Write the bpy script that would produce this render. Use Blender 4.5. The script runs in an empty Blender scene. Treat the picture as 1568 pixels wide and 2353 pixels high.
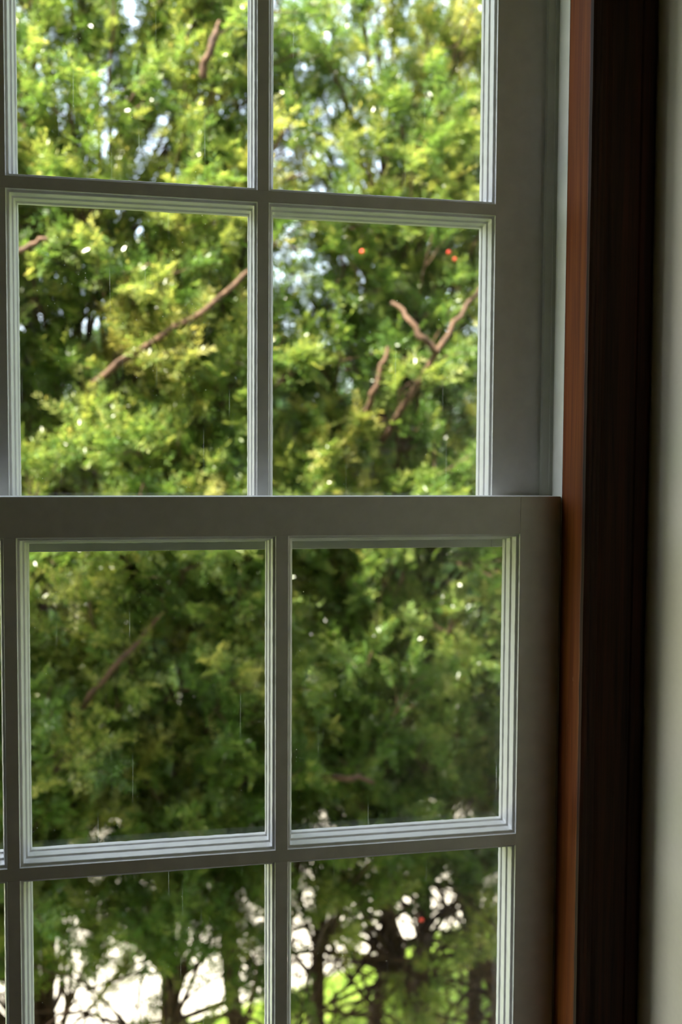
import bpy, bmesh, math, random
import numpy as np
from mathutils import Vector, Matrix, Quaternion

SC = bpy.context.scene
COL = SC.collection

# ---------------------------------------------------------------- camera
CAM_Z = 1.55
YAW, PITCH, ROLL, FPX = 0.18549, 0.04944, 0.00539, 2174.9
fw = Vector((math.sin(YAW) * math.cos(PITCH), math.cos(YAW) * math.cos(PITCH), -math.sin(PITCH)))
r0 = Vector((math.cos(YAW), -math.sin(YAW), 0.0))
u0 = r0.cross(fw)
rt = r0 * math.cos(ROLL) + u0 * math.sin(ROLL)
up = u0 * math.cos(ROLL) - r0 * math.sin(ROLL)
cam_data = bpy.data.cameras.new('camera')
cam = bpy.data.objects.new('camera', cam_data)
COL.objects.link(cam)
M = Matrix((rt, up, -fw)).transposed().to_4x4()
M.translation = (0, 0, CAM_Z)
cam.matrix_world = M
cam_data.sensor_fit = 'VERTICAL'
cam_data.sensor_height = 36.0
cam_data.sensor_width = 24.0
cam_data.lens = FPX * 36.0 / 2353.0
cam_data.clip_start = 0.05
cam_data.clip_end = 200
cam_data.dof.use_dof = True
cam_data.dof.focus_distance = 1.235
cam_data.dof.aperture_fstop = 2.7
SC.camera = cam

# ---------------------------------------------------------------- sky, sun, exposure
w = bpy.data.worlds.new('sky')
SC.world = w
w.use_nodes = True
nt = w.node_tree
nt.nodes.clear()
sky = nt.nodes.new('ShaderNodeTexSky')
sky.sky_type = 'NISHITA'
sky.sun_disc = False
sky.sun_elevation = math.radians(52)
sky.sun_rotation = math.radians(-112)
sky.altitude = 50
sky.air_density = 1.0
sky.dust_density = 2.5
sky.ozone_density = 1.0
hs = nt.nodes.new('ShaderNodeHueSaturation')
hs.inputs['Saturation'].default_value = 0.55
bg = nt.nodes.new('ShaderNodeBackground')
bg.inputs['Strength'].default_value = 1.15
wo = nt.nodes.new('ShaderNodeOutputWorld')
nt.links.new(sky.outputs[0], hs.inputs['Color'])
nt.links.new(hs.outputs[0], bg.inputs[0])
nt.links.new(bg.outputs[0], wo.inputs[0])

sun_data = bpy.data.lights.new('sun', 'SUN')
sun_data.energy = 34.0
sun_data.color = (1.0, 0.92, 0.76)
sun_data.angle = math.radians(0.6)
sun = bpy.data.objects.new('sun', sun_data)
COL.objects.link(sun)
SUN_TO = Vector((-0.85, -0.50, 1.15)).normalized()      # direction towards the sun
sun.rotation_euler = SUN_TO.to_track_quat('Z', 'Y').to_euler()
sun.location = (-6, -2, 9)

SC.view_settings.view_transform = 'Standard'
SC.view_settings.look = 'None'
SC.view_settings.gamma = 1.0
SC.view_settings.exposure = 0.0
SC.view_settings.use_curve_mapping = False
cy = SC.cycles
cy.use_denoising = True
cy.max_bounces = 12
cy.diffuse_bounces = 6
cy.glossy_bounces = 4
cy.transmission_bounces = 8
cy.transparent_max_bounces = 16
cy.sample_clamp_indirect = 6.0
cy.caustics_reflective = False
cy.caustics_refractive = False

# ---------------------------------------------------------------- measures (x right, y out of the window, z up)
YL, YU = 1.200, 1.257          # room faces of the lower and the upper sash
TH = 0.050                     # sash thickness
GD = 0.041                     # depth of the glass behind the room face
Z0 = CAM_Z


# ---------------------------------------------------------------- material helpers
def new_mat(name):
    m = bpy.data.materials.new(name)
    m.use_nodes = True
    m.node_tree.nodes.clear()
    return m, m.node_tree


def node(nt, t, **kw):
    n = nt.nodes.new(t)
    for k, v in kw.items():
        if k.startswith('_'):
            setattr(n, k[1:], v)
        else:
            n.inputs[k].default_value = v
    return n


def ramp(nt, stops, fac):
    r = nt.nodes.new('ShaderNodeValToRGB')
    e = r.color_ramp.elements
    while len(e) > 1:
        e.remove(e[-1])
    e[0].position, e[0].color = stops[0][0], (*stops[0][1], 1)
    for p, c in stops[1:]:
        x = e.new(p)
        x.color = (*c, 1)
    nt.links.new(fac, r.inputs[0])
    return r.outputs[0]


def coords(nt, scale=(1, 1, 1)):
    tc = nt.nodes.new('ShaderNodeTexCoord')
    mp = nt.nodes.new('ShaderNodeMapping')
    mp.inputs['Scale'].default_value = scale
    nt.links.new(tc.outputs['Object'], mp.inputs[0])
    return mp.outputs[0]


def paint_mat(name, col, rough=0.45, bump=0.15, scale=60, var=0.04):
    m, nt = new_mat(name)
    co = coords(nt)
    n1 = node(nt, 'ShaderNodeTexNoise', Scale=scale, Detail=4.0)
    nt.links.new(co, n1.inputs['Vector'])
    lo = tuple(max(0, c - var) for c in col)
    hi = tuple(min(1, c + var * 0.5) for c in col)
    c = ramp(nt, [(0.35, lo), (0.65, hi)], n1.outputs[0])
    b = node(nt, 'ShaderNodeBump', Strength=bump, Distance=0.001)
    nt.links.new(n1.outputs[0], b.inputs['Height'])
    p = node(nt, 'ShaderNodeBsdfPrincipled', Roughness=rough)
    nt.links.new(c, p.inputs['Base Color'])
    nt.links.new(b.outputs[0], p.inputs['Normal'])
    o = nt.nodes.new('ShaderNodeOutputMaterial')
    nt.links.new(p.outputs[0], o.inputs[0])
    return m


def wood_mat(name, dark, mid, light, rough=0.4, scale=1.0, spec=0.4, wear=0.0):
    m, nt = new_mat(name)
    co = coords(nt, (70 * scale, 70 * scale, 2.2 * scale))
    n1 = node(nt, 'ShaderNodeTexNoise', Scale=1.0, Detail=6.0, Roughness=0.62, Distortion=0.6)
    nt.links.new(co, n1.inputs['Vector'])
    co2 = coords(nt, (420 * scale, 420 * scale, 9 * scale))
    n2 = node(nt, 'ShaderNodeTexNoise', Scale=1.0, Detail=3.0)
    nt.links.new(co2, n2.inputs['Vector'])
    mx = node(nt, 'ShaderNodeMath', _operation='MULTIPLY_ADD')
    nt.links.new(n2.outputs[0], mx.inputs[0])
    mx.inputs[1].default_value = 0.35
    nt.links.new(n1.outputs[0], mx.inputs[2])
    c = ramp(nt, [(0.42, dark), (0.66, mid), (0.88, light)], mx.outputs[0])
    if wear:
        co3 = coords(nt, (300, 300, 60))
        v = node(nt, 'ShaderNodeTexNoise', Scale=1.0, Detail=5.0)
        nt.links.new(co3, v.inputs['Vector'])
        f = node(nt, 'ShaderNodeMapRange')
        f.inputs['From Min'].default_value = 0.73
        f.inputs['From Max'].default_value = 0.78
        f.inputs['To Max'].default_value = wear
        nt.links.new(v.outputs[0], f.inputs['Value'])
        mc = node(nt, 'ShaderNodeMix', _data_type='RGBA')
        nt.links.new(f.outputs[0], mc.inputs[0])
        nt.links.new(c, mc.inputs[6])
        mc.inputs[7].default_value = (0.40, 0.28, 0.18, 1)
        c = mc.outputs[2]
    b = node(nt, 'ShaderNodeBump', Strength=0.25, Distance=0.0006)
    nt.links.new(mx.outputs[0], b.inputs['Height'])
    p = node(nt, 'ShaderNodeBsdfPrincipled', Roughness=rough)
    p.inputs['Specular IOR Level'].default_value = spec
    nt.links.new(c, p.inputs['Base Color'])
    nt.links.new(b.outputs[0], p.inputs['Normal'])
    o = nt.nodes.new('ShaderNodeOutputMaterial')
    nt.links.new(p.outputs[0], o.inputs[0])
    return m


def glass_mat():
    m, nt = new_mat('window_glass')
    tr = node(nt, 'ShaderNodeBsdfTransparent')
    tr.inputs['Color'].default_value = (0.95, 0.965, 0.955, 1)
    gl = node(nt, 'ShaderNodeBsdfGlossy', Roughness=0.02)
    # Schlick reflectance, the same from both sides of the single sheet
    lw = node(nt, 'ShaderNodeLayerWeight', Blend=0.5)
    pw = node(nt, 'ShaderNodeMath', _operation='POWER')
    nt.links.new(lw.outputs['Facing'], pw.inputs[0])
    pw.inputs[1].default_value = 5.0
    fr = node(nt, 'ShaderNodeMath', _operation='MULTIPLY_ADD')
    nt.links.new(pw.outputs[0], fr.inputs[0])
    fr.inputs[1].default_value = 0.93
    fr.inputs[2].default_value = 0.07
    mx = node(nt, 'ShaderNodeMixShader')
    nt.links.new(fr.outputs[0], mx.inputs[0])
    nt.links.new(tr.outputs[0], mx.inputs[1])
    nt.links.new(gl.outputs[0], mx.inputs[2])
    # dust specks and fine vertical dribbles on the pane
    co = coords(nt)
    vo = node(nt, 'ShaderNodeTexVoronoi', Scale=230.0)
    nt.links.new(co, vo.inputs['Vector'])
    lt = node(nt, 'ShaderNodeMath', _operation='LESS_THAN')
    nt.links.new(vo.outputs['Distance'], lt.inputs[0])
    sep = node(nt, 'ShaderNodeSeparateColor')
    nt.links.new(vo.outputs['Color'], sep.inputs[0])
    sz = node(nt, 'ShaderNodeMapRange')
    sz.inputs['From Min'].default_value = 0.80
    sz.inputs['From Max'].default_value = 1.0
    sz.inputs['To Min'].default_value = 0.0
    sz.inputs['To Max'].default_value = 0.13
    nt.links.new(sep.outputs[0], sz.inputs['Value'])
    nt.links.new(sz.outputs[0], lt.inputs[1])
    cs = coords(nt, (330, 1, 7))
    ns = node(nt, 'ShaderNodeTexNoise', Scale=1.0, Detail=2.0)
    nt.links.new(cs, ns.inputs['Vector'])
    st = node(nt, 'ShaderNodeMapRange')
    st.inputs['From Min'].default_value = 0.70
    st.inputs['From Max'].default_value = 0.80
    st.inputs['To Max'].default_value = 0.25
    nt.links.new(ns.outputs[0], st.inputs['Value'])
    big = node(nt, 'ShaderNodeTexNoise', Scale=9.0, Detail=2.0)
    nt.links.new(co, big.inputs['Vector'])
    pat = node(nt, 'ShaderNodeMapRange')
    pat.inputs['From Min'].default_value = 0.42
    pat.inputs['From Max'].default_value = 0.62
    nt.links.new(big.outputs[0], pat.inputs['Value'])
    sp = node(nt, 'ShaderNodeMath', _operation='MULTIPLY')
    nt.links.new(lt.outputs[0], sp.inputs[0])
    sp.inputs[1].default_value = 0.55
    ad = node(nt, 'ShaderNodeMath', _operation='MAXIMUM')
    nt.links.new(sp.outputs[0], ad.inputs[0])
    nt.links.new(st.outputs[0], ad.inputs[1])
    ml = node(nt, 'ShaderNodeMath', _operation='MULTIPLY')
    nt.links.new(ad.outputs[0], ml.inputs[0])
    nt.links.new(pat.outputs[0], ml.inputs[1])
    tl = node(nt, 'ShaderNodeBsdfTranslucent')
    tl.inputs['Color'].default_value = (0.75, 0.75, 0.72, 1)
    m2 = node(nt, 'ShaderNodeMixShader')
    nt.links.new(ml.outputs[0], m2.inputs[0])
    nt.links.new(mx.outputs[0], m2.inputs[1])
    nt.links.new(tl.outputs[0], m2.inputs[2])
    o = nt.nodes.new('ShaderNodeOutputMaterial')
    nt.links.new(m2.outputs[0], o.inputs[0])
    return m


def leaf_mat(name, stops, trans_gain=1.6, gloss=0.6, rough=0.26):
    m, nt = new_mat(name)
    at = nt.nodes.new('ShaderNodeAttribute')
    at.attribute_name = 'tint'
    c = ramp(nt, stops, at.outputs['Fac'])
    p = node(nt, 'ShaderNodeBsdfPrincipled', Roughness=rough)
    p.inputs['Specular IOR Level'].default_value = gloss
    nt.links.new(c, p.inputs['Base Color'])
    mul = node(nt, 'ShaderNodeMix', _data_type='RGBA', _blend_type='MULTIPLY')
    mul.inputs[0].default_value = 1.0
    nt.links.new(c, mul.inputs[6])
    mul.inputs[7].default_value = (trans_gain * 1.12, trans_gain, trans_gain * 0.62, 1)
    tl = node(nt, 'ShaderNodeBsdfTranslucent')
    nt.links.new(mul.outputs[2], tl.inputs['Color'])
    mx = node(nt, 'ShaderNodeMixShader')
    mx.inputs[0].default_value = 0.5
    nt.links.new(p.outputs[0], mx.inputs[1])
    nt.links.new(tl.outputs[0], mx.inputs[2])
    o = nt.nodes.new('ShaderNodeOutputMaterial')
    nt.links.new(mx.outputs[0], o.inputs[0])
    return m


def noise_mat(name, c0, c1, scale, rough=0.9, bump=0.3):
    m, nt = new_mat(name)
    co = coords(nt)
    n1 = node(nt, 'ShaderNodeTexNoise', Scale=scale, Detail=5.0)
    nt.links.new(co, n1.inputs['Vector'])
    c = ramp(nt, [(0.35, c0), (0.65, c1)], n1.outputs[0])
    b = node(nt, 'ShaderNodeBump', Strength=bump, Distance=0.004)
    nt.links.new(n1.outputs[0], b.inputs['Height'])
    p = node(nt, 'ShaderNodeBsdfPrincipled', Roughness=rough)
    nt.links.new(c, p.inputs['Base Color'])
    nt.links.new(b.outputs[0], p.inputs['Normal'])
    o = nt.nodes.new('ShaderNodeOutputMaterial')
    nt.links.new(p.outputs[0], o.inputs[0])
    return m


WHITE = paint_mat('white_sash_paint', (0.75, 0.75, 0.735), 0.36, 0.12, 45)
LINER = paint_mat('jamb_liner_vinyl', (0.72, 0.73, 0.66), 0.35, 0.03, 30)
PLASTER = paint_mat('cream_plaster', (0.87, 0.80, 0.665), 0.8, 0.05, 120, 0.012)
CEIL = paint_mat('ceiling_plaster', (0.60, 0.56, 0.46), 0.9, 0.2, 80)
RED_WOOD = wood_mat('red_brown_wood', (0.065, 0.013, 0.002), (0.135, 0.033, 0.005), (0.20, 0.060, 0.010), 0.5, spec=0.12, wear=0.5)
DARK_WOOD = wood_mat('dark_stained_wood', (0.011, 0.005, 0.003), (0.030, 0.013, 0.007), (0.062, 0.018, 0.009), 0.55, spec=0.14)
ROOM_PAINT = paint_mat('olive_room_paint', (0.50, 0.45, 0.33), 0.8, 0.25, 120)
FLOOR_WOOD = wood_mat('floor_boards', (0.12, 0.06, 0.03), (0.25, 0.13, 0.06), (0.33, 0.18, 0.09), 0.4, 0.3)
SIDING = paint_mat('outside_siding', (0.72, 0.70, 0.64), 0.7, 0.2, 20)
GLASS = glass_mat()
YEW = leaf_mat('yew_needles', [(0.0, (0.045, 0.085, 0.022)), (0.4, (0.095, 0.185, 0.042)),
                               (0.75, (0.225, 0.275, 0.080)), (1.0, (0.41, 0.40, 0.14))])
FAR_LEAF = leaf_mat('far_tree_leaves', [(0.0, (0.035, 0.080, 0.030)), (0.6, (0.08, 0.15, 0.05)), (1.0, (0.18, 0.24, 0.08))], 1.0)
BARK = noise_mat('yew_bark', (0.042, 0.021, 0.012), (0.105, 0.056, 0.031), 40, 0.85)
FAR_BARK = noise_mat('far_tree_bark', (0.07, 0.05, 0.035), (0.18, 0.14, 0.10), 14, 0.9)
LAWN = noise_mat('lawn_soil', (0.16, 0.26, 0.045), (0.30, 0.38, 0.07), 6, 0.95, 0.2)
GRASS = leaf_mat('grass_blades', [(0.0, (0.10, 0.20, 0.03)), (1.0, (0.34, 0.44, 0.08))], 1.1, 0.2)
PAVING = noise_mat('pale_drive', (0.31, 0.288, 0.245), (0.37, 0.345, 0.297), 5, 0.9, 0.15)
MULCH = noise_mat('bark_mulch', (0.05, 0.032, 0.02), (0.16, 0.10, 0.06), 30, 0.95, 0.6)


# ---------------------------------------------------------------- object helpers
def mesh_obj(name, bm, mat, parent=None, smooth=False):
    me = bpy.data.meshes.new(name)
    bmesh.ops.recalc_face_normals(bm, faces=bm.faces)
    bm.to_mesh(me)
    bm.free()
    me.materials.append(mat)
    if smooth:
        me.polygons.foreach_set('use_smooth', [True] * len(me.polygons))
    o = bpy.data.objects.new(name, me)
    COL.objects.link(o)
    if parent:
        o.parent = parent
    return o


def empty(name, loc=(0, 0, 0), label=None, cat=None, group=None):
    o = bpy.data.objects.new(name, None)
    o.empty_display_size = 0.1
    COL.objects.link(o)
    o.location = loc
    if label:
        o['label'] = label
        o['category'] = cat
    if group:
        o['group'] = group
    return o


def tag(o, label, cat, group=None):
    o['label'] = label
    o['category'] = cat
    if group:
        o['group'] = group
    return o


def structure(o):
    o['kind'] = 'structure'
    return o


def add_box(bm, x0, x1, y0, y1, z0, z1, bevel=0.0):
    vs = [bm.verts.new(p) for p in ((x0, y0, z0), (x1, y0, z0), (x1, y1, z0), (x0, y1, z0),
                                    (x0, y0, z1), (x1, y0, z1), (x1, y1, z1), (x0, y1, z1))]
    fs = [bm.faces.new([vs[i] for i in f]) for f in ((0, 1, 2, 3), (4, 5, 6, 7), (0, 1, 5, 4),
                                                    (1, 2, 6, 5), (2, 3, 7, 6), (3, 0, 4, 7))]
    if bevel:
        es = list({e for f in fs for e in f.edges})
        bmesh.ops.bevel(bm, geom=es, offset=bevel, segments=2, affect='EDGES', profile=0.5)


def box(name, dims, mat, parent=None, bevel=0.0):
    bm = bmesh.new()
    add_box(bm, *dims, bevel=bevel)
    return mesh_obj(name, bm, mat, parent)


def extrude_profile(name, pts, z0, z1, mat, parent=None, nz=1, wob=0.0, rng=None):
    """closed (x, y) outline pulled along z"""
    bm = bmesh.new()
    rows = []
    for k in range(nz + 1):
        z = z0 + (z1 - z0) * k / nz
        rows.append([bm.verts.new((x + (rng.uniform(-wob, wob) if wob else 0), y, z)) for x, y in pts])
    n = len(pts)
    for k in range(nz):
        for i in range(n):
            j = (i + 1) % n
            bm.faces.new((rows[k][i], rows[k][j], rows[k + 1][j], rows[k + 1][i]))
    bm.faces.new(rows[0])
    bm.faces.new(rows[-1])
    return mesh_obj(name, bm, mat, parent)


# ================================================================ THE ROOM
XR = 0.6175                    # the plaster wall on the right
XW0, XW1 = -0.600, 0.560       # rough opening
ZW0, ZW1 = 0.50, 2.42
YI, YO = 1.150, 1.340          # inner and outer faces of the window wall
XL_ROOM, YB_ROOM, ZC = -3.0, -3.4, 2.65
ZEAVE = 4.36                   # house wall top, raised out of view to shade the lower yews

bm = bmesh.new()
add_box(bm, -9.0, XW0, YI, YO, -0.1, ZEAVE)
add_box(bm, XW1, 6.0, YI, YO, -0.1, ZEAVE)
add_box(bm, XW0, XW1, YI, YO, -0.1, ZW0)
add_box(bm, XW0, XW1, YI, YO, ZW1, ZEAVE)
structure(mesh_obj('wall_front', bm, PLASTER))
structure(box('wall_right', (XR, XR + 0.15, YB_ROOM, YI, -0.1, ZC), PLASTER))
structure(box('wall_left', (XL_ROOM - 0.15, XL_ROOM, YB_ROOM, YI, -0.1, ZC), ROOM_PAINT))
structure(box('wall_back', (XL_ROOM - 0.15, XR + 0.15, YB_ROOM - 0.15, YB_ROOM, -0.1, ZC), ROOM_PAINT))
structure(box('floor', (XL_ROOM, XR, YB_ROOM, YI, -0.1, 0.0), FLOOR_WOOD))
structure(box('ceiling', (XL_ROOM - 0.15, XR + 0.15, YB_ROOM - 0.15, YI, ZC, ZC + 0.15), CEIL))

# ---- window frame: jambs with liner channels, inner stops, head and stool
rng = random.Random(4)
win = structure(empty('window_1', (0, YL, ZW0)))
SX0, SX1 = -0.5685, 0.5285     # inside faces of the stops


def local(o):
    o.matrix_parent_inverse = Matrix.Translation(-win.location)
    return o


def jamb_side(sgn, x):
    # vinyl liner: (distance outwards from the sash edge, y)
    pr = [(0.000, 1.1995), (-0.0002, 1.2085), (0.0000, 1.2280), (0.0013, 1.2355), (0.0040, 1.2375), (0.0044, 1.2425),
          (-0.0002, 1.2430), (-0.0008, 1.2445), (-0.0095, 1.2470), (-0.0098, 1.2540), (0.0060, 1.2548), (0.0060, 1.312),
          (0.030, 1.312), (0.030, 1.1995)]
    pts = [(x + sgn * d, y) for d, y in pr]
    local(extrude_profile('jamb_liner', pts, ZW0 + 0.03, ZW1 - 0.03, LINER, win))
    # wooden inner stop: side face towards the opening, soft arris to the room
    a = [(0.0000, 1.1985), (0.0000, 1.1385), (0.0006, 1.1365), (0.0025, 1.1355), (0.0300, 1.1355), (0.0300, 1.1985)]
    pts = [(x + sgn * d, y) for d, y in a]
    local(extrude_profile('inner_stop', pts, ZW0 + 0.03, ZW1 - 0.03, RED_WOOD, win, 1))
    local(box('outer_casing', tuple(sorted((x - sgn * 0.004, x + sgn * 0.03))) + (1.313, 1.352, ZW0, ZW1), WHITE, win, 0.002))


jamb_side(1, SX1)
jamb_side(-1, SX0)
local(box('head_jamb', (XW0, XW1, 1.1295, 1.352, ZW1 - 0.03, ZW1), WHITE, win, 0.001))
local(box('stool', (-0.66, XR - 0.002, 1.085, 1.23, ZW0 - 0.01, ZW0 + 0.03), RED_WOOD, win, 0.006))
local(box('outer_sill', (XW0, XW1, 1.235, 1.42, ZW0 - 0.03, ZW0 + 0.024), WHITE, win, 0.004))

# ---- moulded casing, dark stained, on the room side
C0, C1 = SX1 + 0.0005, XR - 0.0012


def casing_profile(x0, x1):
    wd = x1 - x0
    s = 1 if wd > 0 else -1
    wd = abs(wd)
    p = [(0, 1.1494), (0, 1.1290), (0.004, 1.1284), (0.0085, 1.1292), (0.0105, 1.1305), (0.0150, 1.1316),
         (0.0205, 1.1314), (0.0245, 1.1306), (0.0270, 1.1302), (0.050, 1.1290), (wd - 0.022, 1.1285), (wd - 0.020, 1.1262),
         (wd - 0.006, 1.1258), (wd - 0.001, 1.1285), (wd, 1.1494)]
    return [(x0 + s * a, y) for a, y in p]


structure(extrude_profile('trim_1', casing_profile(C0, C1), ZW0 + 0.032, ZW1 + 0.05, DARK_WOOD, None, 60, 0.00025, rng))
structure(extrude_profile('trim_2', casing_profile(SX0 - 0.0005, SX0 - 0.0885), ZW0 + 0.032, ZW1 + 0.05, DARK_WOOD))


# ================================================================ THE SASHES
# stepped glazing moulding: (inset from the face edge, depth behind the face), metres
PROFILE = [(0, 0), (0.0005, 0.0026), (0.0014, 0.0034), (0.0034, 0.0040), (0.0042, 0.0060), (0.0046, 0.0165), (0.0050, 0.0178),
           (0.0066, 0.0184), (0.0072, 0.0200), (0.0075, 0.0300), (0.0080, 0.0314), (0.0093, 0.0320), (0.0096, 0.0345), (0.0096, GD)]


def moulding_mesh(x0, x1, z0, z1, yf, seed, rc=0.0012):
    """a mitred ring of old brush-worn moulding around one opening"""
    r = np.random.RandomState(seed)
    bm = bmesh.new()
    per = []
    NX, NZ = 46, 60
    for i in range(NX):
        per.append((0, i / NX))
    for i in range(NZ):
        per.append((1, i / NZ))
    for i in range(NX):
        per.append((2, i / NX))
    for i in range(NZ):
        per.append((3, i / NZ))
    n = len(per)
    rings = []
    for k, (ins, dep) in enumerate(PROFILE):
        a = np.cumsum(r.normal(0, 1, n))
        a = a - np.linspace(a[0], a[-1], n)
        ker = np.ones(3) / 3
        a = np.convolve(np.r_[a[-1:], a, a[:1]], ker, 'valid')
        w1 = r.normal(0, 1, n)
        amp = 0.00012 if k == 0 else (0.00022 if k < len(PROFILE) - 2 else 0.0003)
        wob = amp * (0.45 * w1 + 0.7 * a / (np.abs(a).max() + 1e-6) * 1.2)
        ring = []
        for q, (sd, t) in enumerate(per):
            edge = min(t, 1 - t) * 60
            fade = min(1.0, edge / 2.0)
            i_ = ins + wob[q] * fade
            lx, hx, lz, hz = x0 + ins, x1 - ins, z0 + ins, z1 - ins
            if sd == 0:
                p = [lx + (hx - lx) * t, z0 + i_]
            elif sd == 1:
                p = [x1 - i_, lz + (hz - lz) * t]
            elif sd == 2:
                p = [hx - (hx - lx) * t, z1 - i_]
            else:
                p = [x0 + i_, hz - (hz - lz) * t]
            ring.append(bm.verts.new((p[0], yf + dep, p[1])))
        rings.append(ring)
    for k in range(len(rings) - 1):
        for q in range(n):
            e = (q + 1) % n
            f = bm.faces.new((rings[k][q], rings[k][e], rings[k + 1][e], rings[k + 1][q]))
            f.smooth = True
    return bm


def make_sash(name, label, yf, xs, zs, grooves):
    """xs, zs: (start, end) of solid bars in order; openings lie between neighbours"""
    root = empty(name, ((xs[0][0] + xs[-1][1]) / 2, yf, zs[0][0]), label, 'window sash')
    inv = Matrix.Translation(-root.location)

    def put(o):
        o.parent = root
        o.matrix_parent_inverse = inv
        return o
    e = 0.0006
    for i, (a, b) in enumerate(xs):
        if i in (0, len(xs) - 1):
            put(box('stile', (a, b, yf, yf + TH, zs[0][0], zs[-1][1]), WHITE, None, e))
    for k, (a, b) in enumerate(zs):
        if k in (0, len(zs) - 1):
            put(box('bottom_rail' if k == 0 else 'top_rail', (xs[0][1], xs[-1][0], yf, yf + TH, a, b), WHITE, None, e))
        else:
            put(box('horizontal_muntin', (xs[0][1], xs[-1][0], yf, yf + TH, a, b), WHITE, None, 0.0004))
    for i, (a, b) in enumerate(xs[1:-1]):
        for k in range(len(zs) - 1):
            put(box('vertical_muntin', (a, b, yf, yf + TH, zs[k][1], zs[k + 1][0]), WHITE, None, 0.0004))
    s = 0
    for i in range(len(xs) - 1):
        for k in range(len(zs) - 1):
            s += 1
            x0, x1, z0, z1 = xs[i][1], xs[i + 1][0], zs[k][1], zs[k + 1][0]
            put(mesh_obj('glazing_moulding', moulding_mesh(x0, x1, z0, z1, yf, 10 * grooves + s), WHITE))
            q = 0.0002
            bm = bmesh.new()
            add_box(bm, x0 + q, x1 - q, yf + GD, yf + GD + 0.0001, z0 + q, z1 - q)
            vs = [f for f in bm.faces if abs(f.calc_center_median().y - (yf + GD)) < 1e-6]
            bmesh.ops.delete(bm, geom=[f for f in bm.faces if f not in vs], context='FACES')
            put(mesh_obj('glass_pane', bm, GLASS))
    return root


# lower sash (nearer the room)
pl = 0.33263
lx = [(-0.5665, -0.5090), (-0.19156, -0.17666), (0.14096, 0.15676), (0.46993, 0.52708)]
lz = [(Z0 - 1.010, Z0 - 0.930), (Z0 - 0.51573, Z0 - 0.50010), (Z0 - 0.09078, Z0 - 0.04049)]
make_sash('window_sash', 'lower white sash, nearer the room, its thick top rail crossing mid photo', YL, lx, lz, 1)
# upper sash (set further out, behind the lower sash's top rail)
ux = [(-0.5795, -0.5084), (-0.19302 - 0.0002, -0.19302 + 0.0002), (0.12231, 0.13718), (0.44975, 0.52056)]
ux[1] = (-0.2079, -0.19302)
uz = [(Z0 - 0.1130, Z0 - 0.0600), (Z0 + 0.3437, Z0 + 0.35886), (Z0 + 0.7625, Z0 + 0.838)]
make_sash('window_sash', 'upper white sash with brightest foliage behind it, set outside the lower one', YU, ux, uz, 2)


# ================================================================ OUTSIDE
GZ = CAM_Z - 3.00              # ground level
LAWN_EDGE = ((-25, 4.1), (-0.75, 4.7), (0.62, 5.15), (1.6, 5.65), (3.0, 6.0), (25, 8.0))
def ground_patch(name, near, far, z, mat):
    bm = bmesh.new()
    a = [bm.verts.new((x, y, z)) for x, y in near]
    b = [bm.verts.new((x, y, z)) for x, y in far]
    for k in range(len(a) - 1):
        bm.faces.new((a[k], a[k + 1], b[k + 1], b[k]))
    g = bmesh.ops.extrude_face_region(bm, geom=bm.faces[:])
    bmesh.ops.translate(bm, verts=[v for v in g['geom'] if isinstance(v, bmesh.types.BMVert)], vec=(0, 0, -0.3))
    return structure(mesh_obj(name, bm, mat))


ground_patch('ground_lawn', [(x, YO) for x, y in LAWN_EDGE], LAWN_EDGE, GZ, LAWN)
ground_patch('ground_drive', LAWN_EDGE, [(x, 13.0) for x, y in LAWN_EDGE], GZ + 0.01, PAVING)
structure(box('ground_verge', (-40, 40, 13.0, 60, GZ - 0.3, GZ + 0.02), LAWN))
structure(box('wall_foundation', (-9.0, 6.0, YI, YO, GZ, -0.1), SIDING))


def arrays_obj(name, V, F, tint, mat, parent=None):
    """fast mesh from numpy arrays of quads"""
    me = bpy.data.meshes.new(name)
    nv, nf = len(V), len(F)
    me.vertices.add(nv)
    me.vertices.foreach_set('co', V.astype(np.float32).ravel())
    me.loops.add(nf * 4)
    me.loops.foreach_set('vertex_index', F.astype(np.int32).ravel())
    me.polygons.add(nf)
    me.polygons.foreach_set('loop_start', (np.arange(nf) * 4).astype(np.int32))
    me.update(calc_edges=True)
    if tint is not None:
        a = me.attributes.new('tint', 'FLOAT', 'POINT')
        a.data.foreach_set('value', tint.astype(np.float32))
    me.materials.append(mat)
    o = bpy.data.objects.new(name, me)
    COL.objects.link(o)
    if parent:
        o.parent = parent
    return o


def unit(a):
    return a / (np.linalg.norm(a, axis=-1, keepdims=True) + 1e-9)


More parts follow.
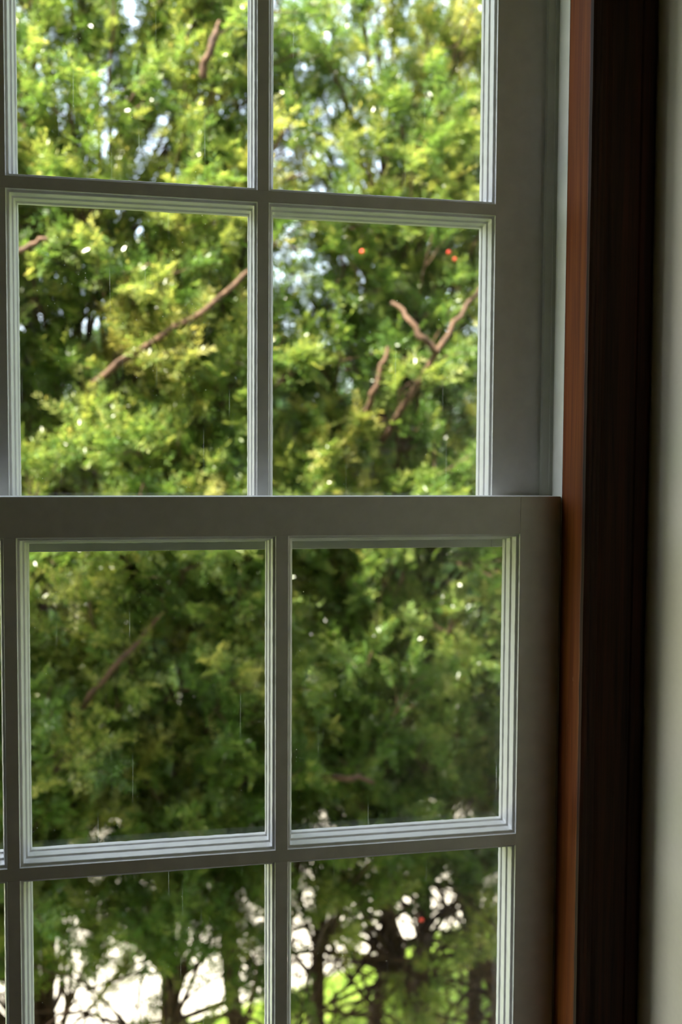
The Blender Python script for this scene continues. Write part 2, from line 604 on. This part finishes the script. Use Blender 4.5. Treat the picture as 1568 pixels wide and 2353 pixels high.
def sprays(P, D, N, L, T, m, nl, nw, r):
    """needle sprays: twig base P, direction D, face normal N, length L, tint T -> kite needles"""
    n = len(P)
    D = unit(D)
    N = unit(N - D * (N * D).sum(-1, keepdims=True))
    S = np.cross(D, N)
    j = np.arange(m)
    t = (j // 2 + 0.5) / (m / 2)
    t = np.broadcast_to(t, (n, m)) + r.uniform(-0.03, 0.03, (n, m))
    sg = np.where(j % 2 == 0, 1.0, -1.0)[None, :, None]
    base = P[:, None] + D[:, None] * (L[:, None] * t)[..., None] + N[:, None] * (-(t ** 2) * L[:, None] * 0.18)[..., None]
    lift = r.normal(0.12, 0.42, (n, m))[..., None]
    fwd = (0.25 + 0.95 * t)[..., None]
    nd = unit(S[:, None] * sg + D[:, None] * fwd + N[:, None] * lift)
    ln = (nl * (1.05 - 0.45 * t) * r.uniform(0.8, 1.15, (n, m)))[..., None]
    side = unit(np.cross(nd, N[:, None] + 0.35 * r.normal(0, 1, (n, m, 3))))
    w = nw * 0.5
    tip = base + nd * ln
    V = np.stack([base - side * w * 0.55, base + nd * ln * 0.55 - side * w, tip, base + nd * ln * 0.4 + side * w], axis=2).reshape(-1, 3)
    F = np.arange(len(V)).reshape(-1, 4)
    tt = np.clip(T[:, None] + r.normal(0, 0.06, (n, m)) + 0.10 * t, 0, 1)
    return V, F, np.repeat(tt.ravel(), 4)


class Tubes:
    def __init__(self):
        self.bm = bmesh.new()

    def add(self, pts, radii, seg=7):
        bm = self.bm
        pts = [Vector(p) for p in pts]
        prev = None
        ref = Vector((0.31, 0.77, 0.2)).normalized()
        for i, p in enumerate(pts):
            d = (pts[min(i + 1, len(pts) - 1)] - pts[max(i - 1, 0)]).normalized()
            a = d.cross(ref)
            if a.length < 1e-3:
                a = d.cross(Vector((1, 0, 0)))
            a.normalize()
            b = d.cross(a)
            ring = [bm.verts.new(p + (a * math.cos(q * 2 * math.pi / seg) + b * math.sin(q * 2 * math.pi / seg)) * radii[i])
                    for q in range(seg)]
            if prev:
                for q in range(seg):
                    f = bm.faces.new((prev[q], prev[(q + 1) % seg], ring[(q + 1) % seg], ring[q]))
                    f.smooth = True
            prev = ring


def path(p, d, length, n, r, wander, lift):
    p = np.array(p, float)
    d = unit(np.array(d, float))
    out = [p.copy()]
    for i in range(n):
        d = unit(d + r.normal(0, wander, 3) + np.array([0, 0, lift]))
        p = p + d * length / n
        out.append(p.copy())
    return np.array(out)


def yew(label, x, y, height, stems, seed, rx=1.2, ry=0.85, zlow=1.25, xlim=(-9, 9), m=20, nb=690, front=0.82, thick=1.0, skirt=18, lead=(), show=(), twigs=9):
    """multi-stemmed yew: stems fan out, boughs reach from the stems to the crown's skin"""
    r = np.random.RandomState(seed)
    root = empty('yew_shrub', (x, y, GZ), label, 'shrub')
    P, D, N, L, T = [], [], [], [], []
    br = Tubes()
    trunks = []
    for s in range(stems):
        az = 2 * math.pi * (s + r.uniform(-0.3, 0.3)) / stems
        sp = r.uniform(0.10, 0.34)
        d0 = [math.cos(az) * sp * rx, math.sin(az) * sp * ry, 1.0]
        st = path((0.16 * math.cos(az), 0.12 * math.sin(az), -0.03), d0, height * r.uniform(0.8, 0.93), 18, r, 0.07, 0.06)
        if s < len(lead):                                   # the stems whose feet show under the crown
            lo, hi = np.array(lead[s][0]) - np.array([x, y, GZ]), np.array(lead[s][1]) - np.array([x, y, GZ])
            st += (lo + (hi - lo) * ((0 - lo[2]) / (hi[2] - lo[2]))) - st[0]
            st[:6] = lo + (hi - lo) * ((st[:6, 2:3] - lo[2]) / (hi[2] - lo[2])) + r.normal(0, 0.006, (6, 3))
            st[6:] += st[5] - (st[6] - np.array([0, 0, st[6][2] - st[5][2]]))
        st[6:, 0] *= np.linspace(0.97, 0.45, 13)
        st[6:, 1] = np.maximum(st[6:, 1], -0.08) + np.linspace(0.02, 0.30, 13)
        st[:, 0] = np.clip(st[:, 0], xlim[0] + 0.05, xlim[1] - 0.05)
        k0 = thick * r.uniform(0.026, 0.036)
        tb = Tubes()
        tb.add(st, [k0 * (1 - i / 20) ** 1.1 + 0.004 for i in range(19)], 9)
        mesh_obj('stem', tb.bm, BARK, root, True)
        trunks.append(st)
        for k in range(twigs):                                  # bare twigs low on the stem
            i = r.uniform(0.12, 0.37) * 18
            p0 = st[int(i)] + (st[int(i) + 1] - st[int(i)]) * (i % 1)
            a = r.uniform(0, 2 * math.pi)
            ln = r.uniform(0.35, 1.0)
            tw = path(p0, [math.cos(a), math.sin(a), r.uniform(-0.1, 0.55)], ln, 9, r, 0.20, 0.0)
            tw[:, 0] = np.clip(tw[:, 0], xlim[0], xlim[1])
            k1 = r.uniform(0.006, 0.014)
            br.add(tw, np.linspace(k1, 0.002, 10), 5)
            for q in range(3):
                u = r.randint(3, 9)
                t2 = path(tw[u], unit(tw[u] - tw[u - 1]) + r.normal(0, 0.5, 3), ln * 0.4, 5, r, 0.22, 0.0)
                t2[:, 0] = np.clip(t2[:, 0], xlim[0], xlim[1])
                br.add(t2, np.linspace(k1 * 0.5, 0.001, 6), 4)
    for pts in show:                                        # boughs that show bare at the front of the crown
        q = np.array(pts) - np.array([x, y, GZ])
        f = np.linspace(0, len(q) - 1, 14)
        q = np.stack([np.interp(f, np.arange(len(q)), q[:, c]) for c in range(3)], 1) + r.normal(0, 0.004, (14, 3))
        bb = Tubes()
        bb.add(q, np.linspace(0.0125, 0.006, 14), 7)
        mesh_obj('bough', bb.bm, BARK, root, True)
    for k in range(nb + skirt):
        h = r.uniform(0, 1) ** 1.15                         # where on the crown's skin this bough ends
        zt = zlow + (height - zlow) * h
        if k >= nb:                                         # loose skirt hanging below the crown
            h, zt = 0.1, zlow - r.uniform(0, 1) * 0.6
        prof = math.sqrt(max(0.03, 1 - max(0, (h - 0.55) / 0.52) ** 3)) * (0.86 + 0.14 * min(1, h / 0.2))
        depth = 1.05 - 0.55 * r.uniform() ** 1.3
        if r.uniform() < front:                             # the face towards the house is broad and flat
            ex = r.uniform(max(-rx, xlim[0]), min(rx, xlim[1]))
            ey = -ry * prof * depth * (1 - min(0.97, abs(ex) / (rx + 0.12)) ** 4) ** 0.5
            end = np.array([ex, ey, zt])
        else:
            a = r.uniform(0, 2 * math.pi)
            end = np.array([math.cos(a) * rx * prof * depth, math.sin(a) * ry * (0.6 if a < math.pi else 1) * prof * depth, zt])
        if not xlim[0] < end[0] < xlim[1]:
            end[0] = r.uniform(max(xlim[0], -rx * prof), min(xlim[1], rx * prof))
        st = trunks[min(range(stems), key=lambda q: abs(trunks[q][9][0] - end[0]) + r.uniform(0, 0.5))]
        zs = max(0.45, zt - r.uniform(0.25, 0.8)) if k < nb else zt + r.uniform(-0.1, 0.4)
        i = min(range(19), key=lambda q: abs(st[q][2] - zs))
        p0 = st[i]
        u = np.linspace(0, 1, 10)[:, None]
        ctrl = p0 * 0.45 + end * 0.55 + np.array([0, 0, r.uniform(-0.1, 0.25)]) + r.normal(0, 0.08, 3)
        bp = p0 * (1 - u) ** 2 + 2 * ctrl * u * (1 - u) + end * u ** 2
        bp += np.cumsum(r.normal(0, 0.010, (10, 3)), 0) * u
        ln = np.linalg.norm(end - p0)
        br.add(bp, np.linspace(0.004 + 0.008 * min(ln, 1.2), 0.002, 10), 5)
        tintb = r.normal(0.43, 0.15)
        for q in range(8):
            uu = r.uniform(0.35, 1.0) ** 0.6 * 9
            i2 = min(int(uu), 8)
            pb = bp[i2] + (bp[i2 + 1] - bp[i2]) * (uu - i2)
            bd = unit(bp[i2 + 1] - bp[i2])
            dd = unit(bd * 0.9 + r.normal(0, 0.6, 3) + np.array([0, -0.1, 0.15]))
            tp = path(pb, dd, r.uniform(0.08, 0.20), 3, r, 0.15, 0.03)
            if not xlim[0] - 0.07 < tp[-1][0] < xlim[1] + 0.07:
                continue
            br.add(tp, [0.0024, 0.0020, 0.0016, 0.001], 4)
            ns = int(r.randint(8, 13))
            for e in range(ns):
                v = min(2.99, (0.5 + 0.5 * (e + 0.5) / ns) * 3)
                i3 = int(v)
                pp = tp[i3] + (tp[i3 + 1] - tp[i3]) * (v - i3)
                td = unit(tp[i3 + 1] - tp[i3])
                P.append(pp)
                D.append(td * 0.8 + r.normal(0, 0.55, 3) + np.array([0, 0, 0.25]))
                N.append(np.array([0, -0.35, 0.9]) + r.normal(0, 0.5, 3))
                L.append(r.uniform(0.05, 0.10))
                T.append(tintb + r.normal(0, 0.10) + (0.14 if e >= ns - 2 else 0))
    mesh_obj('branches', br.bm, BARK, root, True)
    P, D, N, L, T = (np.array(q) for q in (P, D, N, L, T))
    e = P[:, 0] + unit(D)[:, 0] * L
    ok = (e > xlim[0] - 0.07) & (e < xlim[1] + 0.07)
    P, D, N, L, T = P[ok], D[ok], N[ok], L[ok], T[ok]
    V, F, tt = sprays(P, D, N, L, T, m, 0.027, 0.0048, r)
    arrays_obj('foliage', V, F, tt, YEW, root)
    return root


XM = 0.36                      # where the two crowns meet
yew('dense yew shrub on the left, its canopy filling the left panes', -0.25, 3.45, 4.72, 5, 11, 1.15, 0.72, 1.56, (-9, XM + 0.31),
    lead=[((0.25, 3.4, -0.502), (0.219, 3.4, -0.009)), ((-0.40, 3.4, -0.45), (-0.44, 3.4, -0.19)), ((0.02, 3.5, -0.45), (-0.02, 3.5, 0.0))],
    show=[[(-0.221, 2.9, 1.763), (-0.142, 2.78, 1.821), (0.006, 2.70, 1.911), (0.103, 2.66, 1.969), (0.205, 2.66, 2.055), (0.278, 2.72, 2.135)],
          [(-0.54, 2.8, 2.03), (-0.484, 2.72, 2.054), (-0.391, 2.65, 2.106), (-0.341, 2.62, 2.123), (-0.30, 2.62, 2.143)],
          [(0.109, 2.72, 2.628), (0.133, 2.68, 2.701), (0.159, 2.72, 2.783)],
          [(-0.292, 2.9, 0.737), (-0.243, 2.75, 0.84), (-0.159, 2.68, 0.952), (-0.084, 2.70, 1.039), (0.003, 2.85, 1.118)]], twigs=12)
right_yew = yew('dense yew shrub on the right, behind the right-hand panes', 1.25, 3.55, 4.78, 7, 23, 1.25, 0.75, 1.66, (XM - 1.31, 9), thick=1.15, skirt=10,
    lead=[((0.567, 3.5, -0.596), (0.582, 3.5, -0.083)), ((1.207, 3.5, -0.664), (1.20, 3.5, -0.1)), ((1.0, 3.6, -0.643), (1.06, 3.6, -0.05)),
          ((0.80, 3.5, -0.60), (0.93, 3.5, 0.0))],
    show=[[(0.688, 2.95, 1.632), (0.739, 2.78, 1.764), (0.793, 2.70, 1.894), (0.862, 2.70, 1.985), (0.943, 2.74, 2.096)],
          [(0.793, 2.70, 1.887), (0.74, 2.68, 1.916), (0.701, 2.68, 1.97), (0.672, 2.74, 2.03)],
          [(0.592, 2.9, 1.657), (0.62, 2.76, 1.775), (0.651, 2.74, 1.903)],
          [(0.479, 2.85, 0.578), (0.547, 2.70, 0.631), (0.611, 2.70, 0.614)]], twigs=22)
BERRY = noise_mat('red_aril', (0.55, 0.03, 0.02), (0.75, 0.07, 0.04), 50, 0.35, 0.0)
for k, (px, py, pz) in enumerate([(0.556, 2.66, 2.155), (0.812, 2.66, 2.165), (0.835, 2.68, 2.15), (0.75, 2.66, 0.20)]):
    bm = bmesh.new()
    bmesh.ops.create_icosphere(bm, subdivisions=2, radius=0.006, matrix=Matrix.Translation((px - 1.25, py - 3.55, pz - GZ)))
    mesh_obj('berry', bm, BERRY, right_yew, True)

# hedge added beyond the drive strip to keep gaps in the yew crowns dark
hr = np.random.RandomState(77)
hedge = empty('hedge', (1.4, 8.6, GZ), 'dark hedge added beyond the drive as backing for gaps in the yew shrubs', 'hedge')
n = 24000
P = np.stack([hr.uniform(-4.2, 5.2, n), -0.55 + np.abs(hr.normal(0, 0.35, n)), 4.0 * hr.uniform(0.0, 1, n)], 1)
D = np.array([0, -0.5, 0.5]) + hr.normal(0, 0.6, (n, 3))
N = np.array([0, -0.3, 0.9]) + hr.normal(0, 0.5, (n, 3))
V, F, tt = sprays(P, D, N, hr.uniform(0.12, 0.24, n), hr.normal(0.2, 0.12, n), 14, 0.080, 0.026, hr)
arrays_obj('foliage', V, F, tt, FAR_LEAF, hedge)
tb = Tubes()
for k in range(12):
    st = path((-4.0 + k * 0.8, 0, -0.02), (hr.uniform(-.2, .2), 0, 1), 3.6, 8, hr, 0.06, 0.03)
    tb.add(st, np.linspace(0.03, 0.008, 9), 6)
mesh_obj('stems', tb.bm, FAR_BARK, hedge, True)


def tree(x, y, h, cr, seed, label):
    r = np.random.RandomState(seed)
    root = empty('tree', (x, y, GZ + 0.02), label, 'tree', None)
    tb = Tubes()
    st = path((0, 0, -0.05), (0, 0, 1), h * 0.9, 10, r, 0.05, 0.05)
    tb.add(st, np.linspace(0.16, 0.03, 11), 9)
    mesh_obj('trunk', tb.bm, FAR_BARK, root, True)
    n = 2600
    th = r.uniform(0, 2 * math.pi, n)
    zz = r.uniform(0.06, 1.0, n)
    rad = cr * np.sqrt(np.clip(1 - (zz * 1.05) ** 2.2, 0.02, 1)) * (0.55 + 0.45 * r.uniform(0, 1, n) ** 0.5)
    P = np.stack([np.cos(th) * rad, np.sin(th) * rad, zz * h], 1)
    D = np.stack([np.cos(th), np.sin(th), r.uniform(-0.2, 0.6, n)], 1) + r.normal(0, 0.4, (n, 3))
    N = np.array([0, 0, 1.0]) + r.normal(0, 0.5, (n, 3))
    V, F, tt = sprays(P, D, N, r.uniform(0.3, 0.6, n), r.normal(0.4, 0.2, n), 14, 0.19, 0.075, r)
    arrays_obj('foliage', V, F, tt, FAR_LEAF, root)
    return root


tree(-4.6, 17.0, 8.6, 1.9, 5, 'dark evergreen tree far beyond the left panes')
tree(0.6, 18.0, 8.0, 1.9, 6, 'dark evergreen tree far beyond the middle of the window')
tree(5.3, 17.0, 9.0, 1.9, 7, 'tall evergreen tree far beyond the right-hand panes')
tree(10.6, 18.0, 8.4, 1.9, 8, 'evergreen tree furthest to the right beyond the hedge')

# grass on the strip of lawn
r = np.random.RandomState(3)
n = 26000
gx = r.uniform(-1.4, 3.6, n)
gy = YO + 0.6 + (np.interp(gx, [q[0] for q in LAWN_EDGE], [q[1] for q in LAWN_EDGE]) - YO - 0.6) * r.uniform(0, 1, n) ** 0.45
P = np.stack([gx, gy, np.full(n, GZ)], 1)
a = r.uniform(0, 2 * math.pi, n)
dd = np.stack([np.cos(a) * 0.35, np.sin(a) * 0.35, np.ones(n)], 1)
ln = r.uniform(0.03, 0.075, n)[:, None]
sd = np.stack([-np.sin(a), np.cos(a), np.zeros(n)], 1) * 0.0022
V = np.stack([P - sd, P + sd, P + dd * ln * 0.6 + sd * 0.7, P + dd * ln + np.stack([np.cos(a), np.sin(a), 0 * a], 1) * ln * 0.3], 1).reshape(-1, 3)
g = arrays_obj('grass', V, np.arange(len(V)).reshape(-1, 4), np.repeat(r.uniform(0, 1, n), 4), GRASS)
g['kind'] = 'stuff'
g['label'] = 'short sunlit lawn grass below and beyond the yew shrubs'
g['category'] = 'grass'
